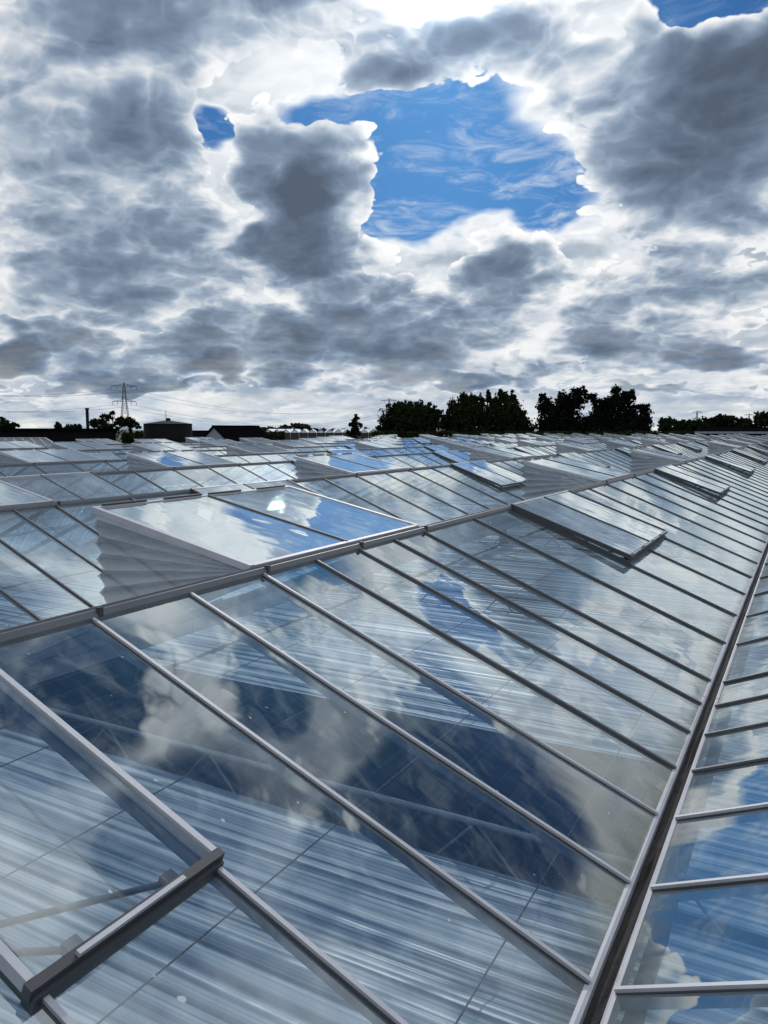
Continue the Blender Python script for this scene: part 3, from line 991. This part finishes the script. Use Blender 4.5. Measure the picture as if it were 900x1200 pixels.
def hedge(px0, px1, dist, top, label, seed):
    rnd = random.Random(seed)
    b, r, f = frame_at((px0 + px1) / 2, dist)
    k = dist / 905.0
    L = (px1 - px0) * k; H = height_at(top, dist)
    mb = MB()
    for _ in range(int(L * 85)):
        x = rnd.uniform(-L / 2, L / 2); yv = rnd.gauss(0, .45); hh = H * (1 - .05 * mnoise.noise(Vector((x * .35, seed, 0))))
        zv = hh * (1 - abs(rnd.gauss(0, .22)))
        if zv < 0: zv = rnd.uniform(0, H)
        p = r * x + f * yv + Vector((0, 0, zv))
        u = Vector((rnd.gauss(0, 1), rnd.gauss(0, 1), rnd.gauss(0, 1))).normalized(); w_ = u.orthogonal().normalized()
        mb.add([p - u * .34, p + w_ * .2, p + u * .34, p - w_ * .2], [(0, 1, 2, 3)])
    # dense inner twigs
    n = int(L / 1.0)
    for i in range(n):
        x = -L / 2 + L * (i + .5) / n
        mb.beam(r * (x - .55) + Vector((0, 0, H * .86 * (1 - .06 * rnd.random()))), r * (x + .55) + Vector((0, 0, H * .86)), .6, H * .85, (0, 0, 1))
    tag(mb.build('hedge', LEAF, loc=b), label, 'hedge')


hedge(436, 800, 122, 506.5, 'long dark hedge along the foot of the tall trees behind the roof', 3)
hedge(150, 330, 100, 507, 'dark hedge between the black shed and the distant glasshouse', 4)


def place(name, px, dist, label, cat, group=None, turn=0.0):
    b, r, f = frame_at(px, dist)
    o = empty(name, b)
    o.rotation_euler = (0, 0, math.atan2(r.y, r.x) + turn)      # local x to the right, local y away
    return tag(o, label, cat, group)


# black shed at the left
D = 64; k = D / 905
t = place('shed', 50, D, 'long low black shed with a flat roof at the left, behind the seamed metal roof', 'shed')
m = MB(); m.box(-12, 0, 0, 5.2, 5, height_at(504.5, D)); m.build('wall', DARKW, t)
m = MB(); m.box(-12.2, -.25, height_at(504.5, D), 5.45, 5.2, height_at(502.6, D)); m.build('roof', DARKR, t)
m = MB()
for i in range(5): m.box(-9 + i * 2.8, -.06, 2.6, -7.6 + i * 2.8, .02, 3.7)
m.build('window', ALU_DARK, t)
# seamed metal roof in front of it
t = place('metal_roofed_shed', 5, 43, 'low shed with a grey standing-seam metal roof at the left edge of the greenhouse', 'shed')
zr, ze = height_at(513.2, 47), height_at(529, 43)
m = MB(); m.quad((-9, 0, ze), (3.0, 0, ze), (2.0, 4, zr), (-9, 4, zr)); m.quad((3.0, 0, ze), (3.6, 8, ze), (2.0, 4, zr), (2.0, 4, zr + .001))
m.quad((3.6, 8, ze), (-9, 8, ze), (-9, 4, zr), (2.0, 4, zr))
for i in range(26):
    x = -8.8 + i * .43
    m.beam((x + .25, 0, ze), (x - .25, 4, zr), .05, .03, (0, -.2, 1), 1, .035)
m.beam((3.0, 0, ze), (2.0, 4, zr), .1, .05, (0, 0, 1), 1, .05); m.beam((-9, 4, zr), (2.0, 4, zr), .12, .05, (0, 0, 1), 1, .05)
m.build('roof', [SEAM, ALU], t)
m = MB(); m.box(-8.9, .15, 0, 2.9, 7.9, ze - .02); m.build('wall', PALEW, t)
# pole
D = 66
t = place('chimney_pole', 103, D, 'slim dark upright chimney pipe rising from behind the black shed', 'chimney')
m = MB(); m.tube((0, 0, 0), (0, 0, height_at(482, D)), .13, .12, 10); m.build('pipe', TANK, t)
m = MB(); m.tube((0, 0, height_at(482, D)), (0, 0, height_at(480.6, D)), .17, .17, 10); m.build('cap', TANK, t)
# water tank
D = 72; k = D / 905
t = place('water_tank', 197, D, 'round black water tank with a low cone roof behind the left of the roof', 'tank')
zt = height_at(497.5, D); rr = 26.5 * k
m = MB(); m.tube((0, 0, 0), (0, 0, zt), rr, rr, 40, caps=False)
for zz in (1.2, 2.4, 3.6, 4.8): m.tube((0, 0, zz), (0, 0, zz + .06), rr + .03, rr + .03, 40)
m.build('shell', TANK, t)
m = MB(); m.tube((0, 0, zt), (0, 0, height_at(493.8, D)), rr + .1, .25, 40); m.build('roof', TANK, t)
m = MB(); m.tube((-.15, 0, zt), (-.15, 0, height_at(482.5, D)), .035, .02, 6); m.tube((.05, 0, zt), (.05, 0, height_at(491, D)), .22, .18, 10); m.build('mast', TANK, t)
m = MB()
for x in (-.25, .25): m.tube((rr * .55 + x, -rr * .9, 0), (rr * .55 + x, -rr * .9, zt), .025, n=6)
for i in range(16): m.tube((rr * .55 - .25, -rr * .9, .3 + i * .33), (rr * .55 + .25, -rr * .9, .3 + i * .33), .018, n=5)
m.build('ladder', TANK, t)


def house(px, dist, peak, eave, length, depth, turn, label, wall, roof, light=None):
    t = place('house', px, dist, label, 'house', turn=turn)
    zp, ze = height_at(peak, dist), height_at(eave, dist)
    m = MB(); L, d = length / 2, depth / 2
    for y in (-d, d): m.quad((-L, y, 0), (L, y, 0), (L, y, ze), (-L, y, ze))
    for x in (-L, L): m.add([(x, -d, 0), (x, d, 0), (x, d, ze), (x, 0, zp), (x, -d, ze)], [(0, 1, 2, 3, 4)])
    m.build('wall', wall, t)
    m = MB(); o = .25
    for s in (-1, 1):
        e0 = (-L - .2, s * (d + o), ze - o * (zp - ze) / d + .06); e1 = (L + .2, s * (d + o), ze - o * (zp - ze) / d + .06)
        r0, r1 = (-L - .2, 0, zp + .06), (L + .2, 0, zp + .06)
        m.add([e0, e1, r1, r0] + [(a, b, c + .12) for a, b, c in (e0, e1, r1, r0)], [(0, 1, 2, 3), (4, 5, 6, 7), (0, 1, 5, 4), (1, 2, 6, 5), (3, 0, 4, 7)])
    m.beam((-L - .2, 0, zp + .22), (L + .2, 0, zp + .22), .3, .1)
    m.build('roof', roof, t)
    m = MB()
    m.box(-L - .03, -.5, ze * .55, -L + .01, .5, ze * .9); m.box(-L * .5 - .5, -d - .03, ze * .4, -L * .5 + .5, -d + .01, ze * .8); m.box(L * .3 - .5, -d - .03, ze * .4, L * .3 + .5, -d + .01, ze * .8)
    m.build('window', ALU_DARK, t)
    return t


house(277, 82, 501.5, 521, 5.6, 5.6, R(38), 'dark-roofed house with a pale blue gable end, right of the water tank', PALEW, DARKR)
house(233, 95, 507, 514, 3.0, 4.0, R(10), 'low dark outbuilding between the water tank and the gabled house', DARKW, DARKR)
# distant glasshouse with zigzag gables
D = 250; k = D / 905
t = place('glasshouse', 376, D, 'distant glasshouse with a zigzag row of white-lit gables beyond the roof', 'greenhouse')
ze, zp = height_at(507.5, D), height_at(503.2, D)
n = 13; wd = 132 * k / n; x0 = -66 * k
m = MB(); m2 = MB(); m3 = MB()
for i in range(n):
    a = x0 + i * wd
    m.quad((a, 0, 0), (a + wd, 0, 0), (a + wd, 0, ze), (a, 0, ze)); m.add([(a, 0, ze), (a + wd, 0, ze), (a + wd / 2, 0, zp)], [(0, 1, 2)], 1)
    m2.quad((a, -.05, ze), (a + wd / 2, -.05, zp), (a + wd / 2, 60, zp), (a, 60, ze)); m2.quad((a + wd / 2, -.05, zp), (a + wd, -.05, ze), (a + wd, 60, ze), (a + wd / 2, 60, zp))
    m3.tube((a, -.1, 0), (a, -.1, ze), .07, n=6)
    m3.beam((a, -.1, ze), (a + wd / 2, -.1, zp), .12, .12); m3.beam((a + wd / 2, -.1, zp), (a + wd, -.1, ze), .12, .12)
m.build('wall', [BRICK, WHITE], t); m2.build('roof', WHITE, t); m3.build('frame', ALU, t)  # roofs and gables white: brightness of lit glass put into the colour
# long low building at the right
D = 175; k = D / 905
t = place('long_building', 880, D, 'long low building with a dark pitched roof and pale eaves strip at the right', 'building')
zf, zt = height_at(506.4, D), height_at(501.2, D)
xl, xr = -55 * k, 60 * k
m = MB(); m.box(xl + .6, 1, 0, xr, 14, zf); m.build('wall', DARKW, t)
m = MB(); m.quad((xl, 0, zf), (xr, 0, zf), (xr, 7, zt), (xl + 2.2, 7, zt)); m.quad((xr, 14, zf), (xl, 14, zf), (xl + 2.2, 7, zt), (xr, 7, zt)); m.quad((xl, 14, zf), (xl, 0, zf), (xl + 2.2, 7, zt), (xl + 2.19, 7, zt))
m.build('roof', DARKR, t)
m = MB(); m.box(xl - .1, -.2, zf - .35, xr, 0.0, zf + .08); m.build('eaves_board', PALEW, t)
m = MB(); m.box(-.5 * k, 5.5, zt - .6, 7 * k, 7.5, zt + .7); m.build('chimney', DARKR, t)
# vent cowls standing on the far roof
for px, dist, h, lab in ((461, 58, 509, 'small pale square vent cowl on the far roof in front of the round tree'), (598, 82, 508.5, 'small dark vent cowl on the far roof below the right bushy tree')):
    t = place('roof_cowl', px, dist, lab, 'vent cowl')
    z0 = CAMZ + HZ * U + .05; z1 = height_at(h + 3, dist)
    s = .22
    m = MB(); m.box(-s, -s, z0 - .25, s, s, z1); m.build('shaft', ALU, t)
    m = MB(); m.box(-s - .08, -s - .08, z1 + .07, s + .08, s + .08, z1 + .15)
    for x in (-s, s):
        for y in (-s, s): m.box(x - .02, y - .02, z1 - .02, x + .02, y + .02, z1 + .08)
    m.build('cap', WHITE, t)


# ------------------------------------------------------------------ power line
def pylon(px, dist, top, label, rad):
    b, r, f = frame_at(px, dist)
    t = empty('pylon', b); t.rotation_euler = (0, 0, math.atan2(r.y, r.x) + R(14))
    tag(t, label, 'pylon')
    H = height_at(top, dist); s = H / 40.0
    m = MB()
    lev = [(0, 4.2), (8, 3.2), (15, 2.4), (21, 1.8), (26, 1.35), (31, 1.05), (36, .75), (39, .3), (40, .15)]
    for (z0, w0), (z1, w1) in zip(lev[:-1], lev[1:]):
        c0 = [(-w0, -w0), (w0, -w0), (w0, w0), (-w0, w0)]; c1 = [(-w1, -w1), (w1, -w1), (w1, w1), (-w1, w1)]
        for i in range(4):
            j = (i + 1) % 4
            P = lambda c, z: Vector((c[0] * s, c[1] * s, z * s))
            m.tube(P(c0[i], z0), P(c1[i], z1), rad, n=5)
            m.tube(P(c0[i], z0), P(c1[j], z1), rad * .6, n=4); m.tube(P(c0[j], z0), P(c1[i], z1), rad * .6, n=4)
            m.tube(P(c1[i], z1), P(c1[j], z1), rad * .6, n=4)
    m.build('tower', LATT, t)
    tips = []
    for z, hw in ((37.2, 9.2), (26.0, 8.6)):
        m = MB()
        w = 1.0
        for sx in (-1, 1):
            tip = Vector((sx * hw * s, 0, z * s))
            for y in (-w, w):
                m.tube((sx * w * s, y * s, z * s), tip, rad, n=5); m.tube((sx * w * s, y * s, (z + 1.6) * s), tip, rad * .8, n=5)
                for q in (.3, .6):
                    a = Vector((sx * w * s, y * s, z * s)).lerp(tip, q); c = Vector((sx * w * s, y * s, (z + 1.6) * s)).lerp(tip, q - .2)
                    m.tube(a, c, rad * .5, n=4)
        m.tube((-w * s, 0, z * s), (w * s, 0, z * s), rad, n=5)
        a_ = m.build('crossarm', LATT, t)
        m = MB()
        for sx in (-1, 1):
            for q in (1.0, .55):
                x = sx * hw * s * q
                m.tube((x, 0, z * s), (x, 0, (z - 2.6) * s), rad * .9, n=6)
                tips.append((x, 0, (z - 2.6) * s))
        m.build('insulator', LATT, a_)
    bpy.context.view_layer.update()
    return [t.matrix_world @ Vector(p) for p in tips]


p0 = []                                             # where the wires leave the picture on the left
b_, r_, f_ = frame_at(-330, 470)
for hz, hw in ((height_at(446, 470), 10), (height_at(461, 470), 9.5)):
    for q in (-1, -.55, 1, .55): p0.append(b_ + r_ * (hw * q) + Vector((0, 0, hz)))
p0 = [p0[i] for i in (0, 1, 2, 3, 4, 5, 6, 7)]
p1 = pylon(147, 600, 452, 'tall lattice pylon with two crossarms standing clear above the left trees', .17)
p2 = pylon(456, 900, 467.5, 'grey lattice pylon half hidden behind the round-headed tree', .20)
p3 = pylon(816, 1560, 483.5, 'smaller far pylon above the tree row right of the tall conifers', .30)
p4 = pylon(877, 1900, 487, 'smallest farthest pylon near the right edge of the picture', .34)
labs = ['upper', 'upper', 'upper', 'upper', 'lower', 'lower', 'lower', 'lower']
for i in (0, 2, 4, 6):
    m = MB()
    for P, Q, sag, n in ((p0, p1, 9, 14), (p1, p2, 15, 18), (p2, p3, 16, 14), (p3, p4, 8, 8)):
        pts = []
        for j in range(n + 1):
            q = j / n; v = P[i].lerp(Q[i], q); v.z -= sag * 4 * q * (1 - q); pts.append(v)
        for a, b in zip(pts[:-1], pts[1:]): m.tube(a, b, .085, n=5, caps=False)
    tag(m.build('overhead_wire', WIRE), f'thin sagging overhead wire on the {"left" if i in (0, 4) else "right"} tips of the pylons\' {labs[i]} crossarms', 'power line', 'wires of the power line')
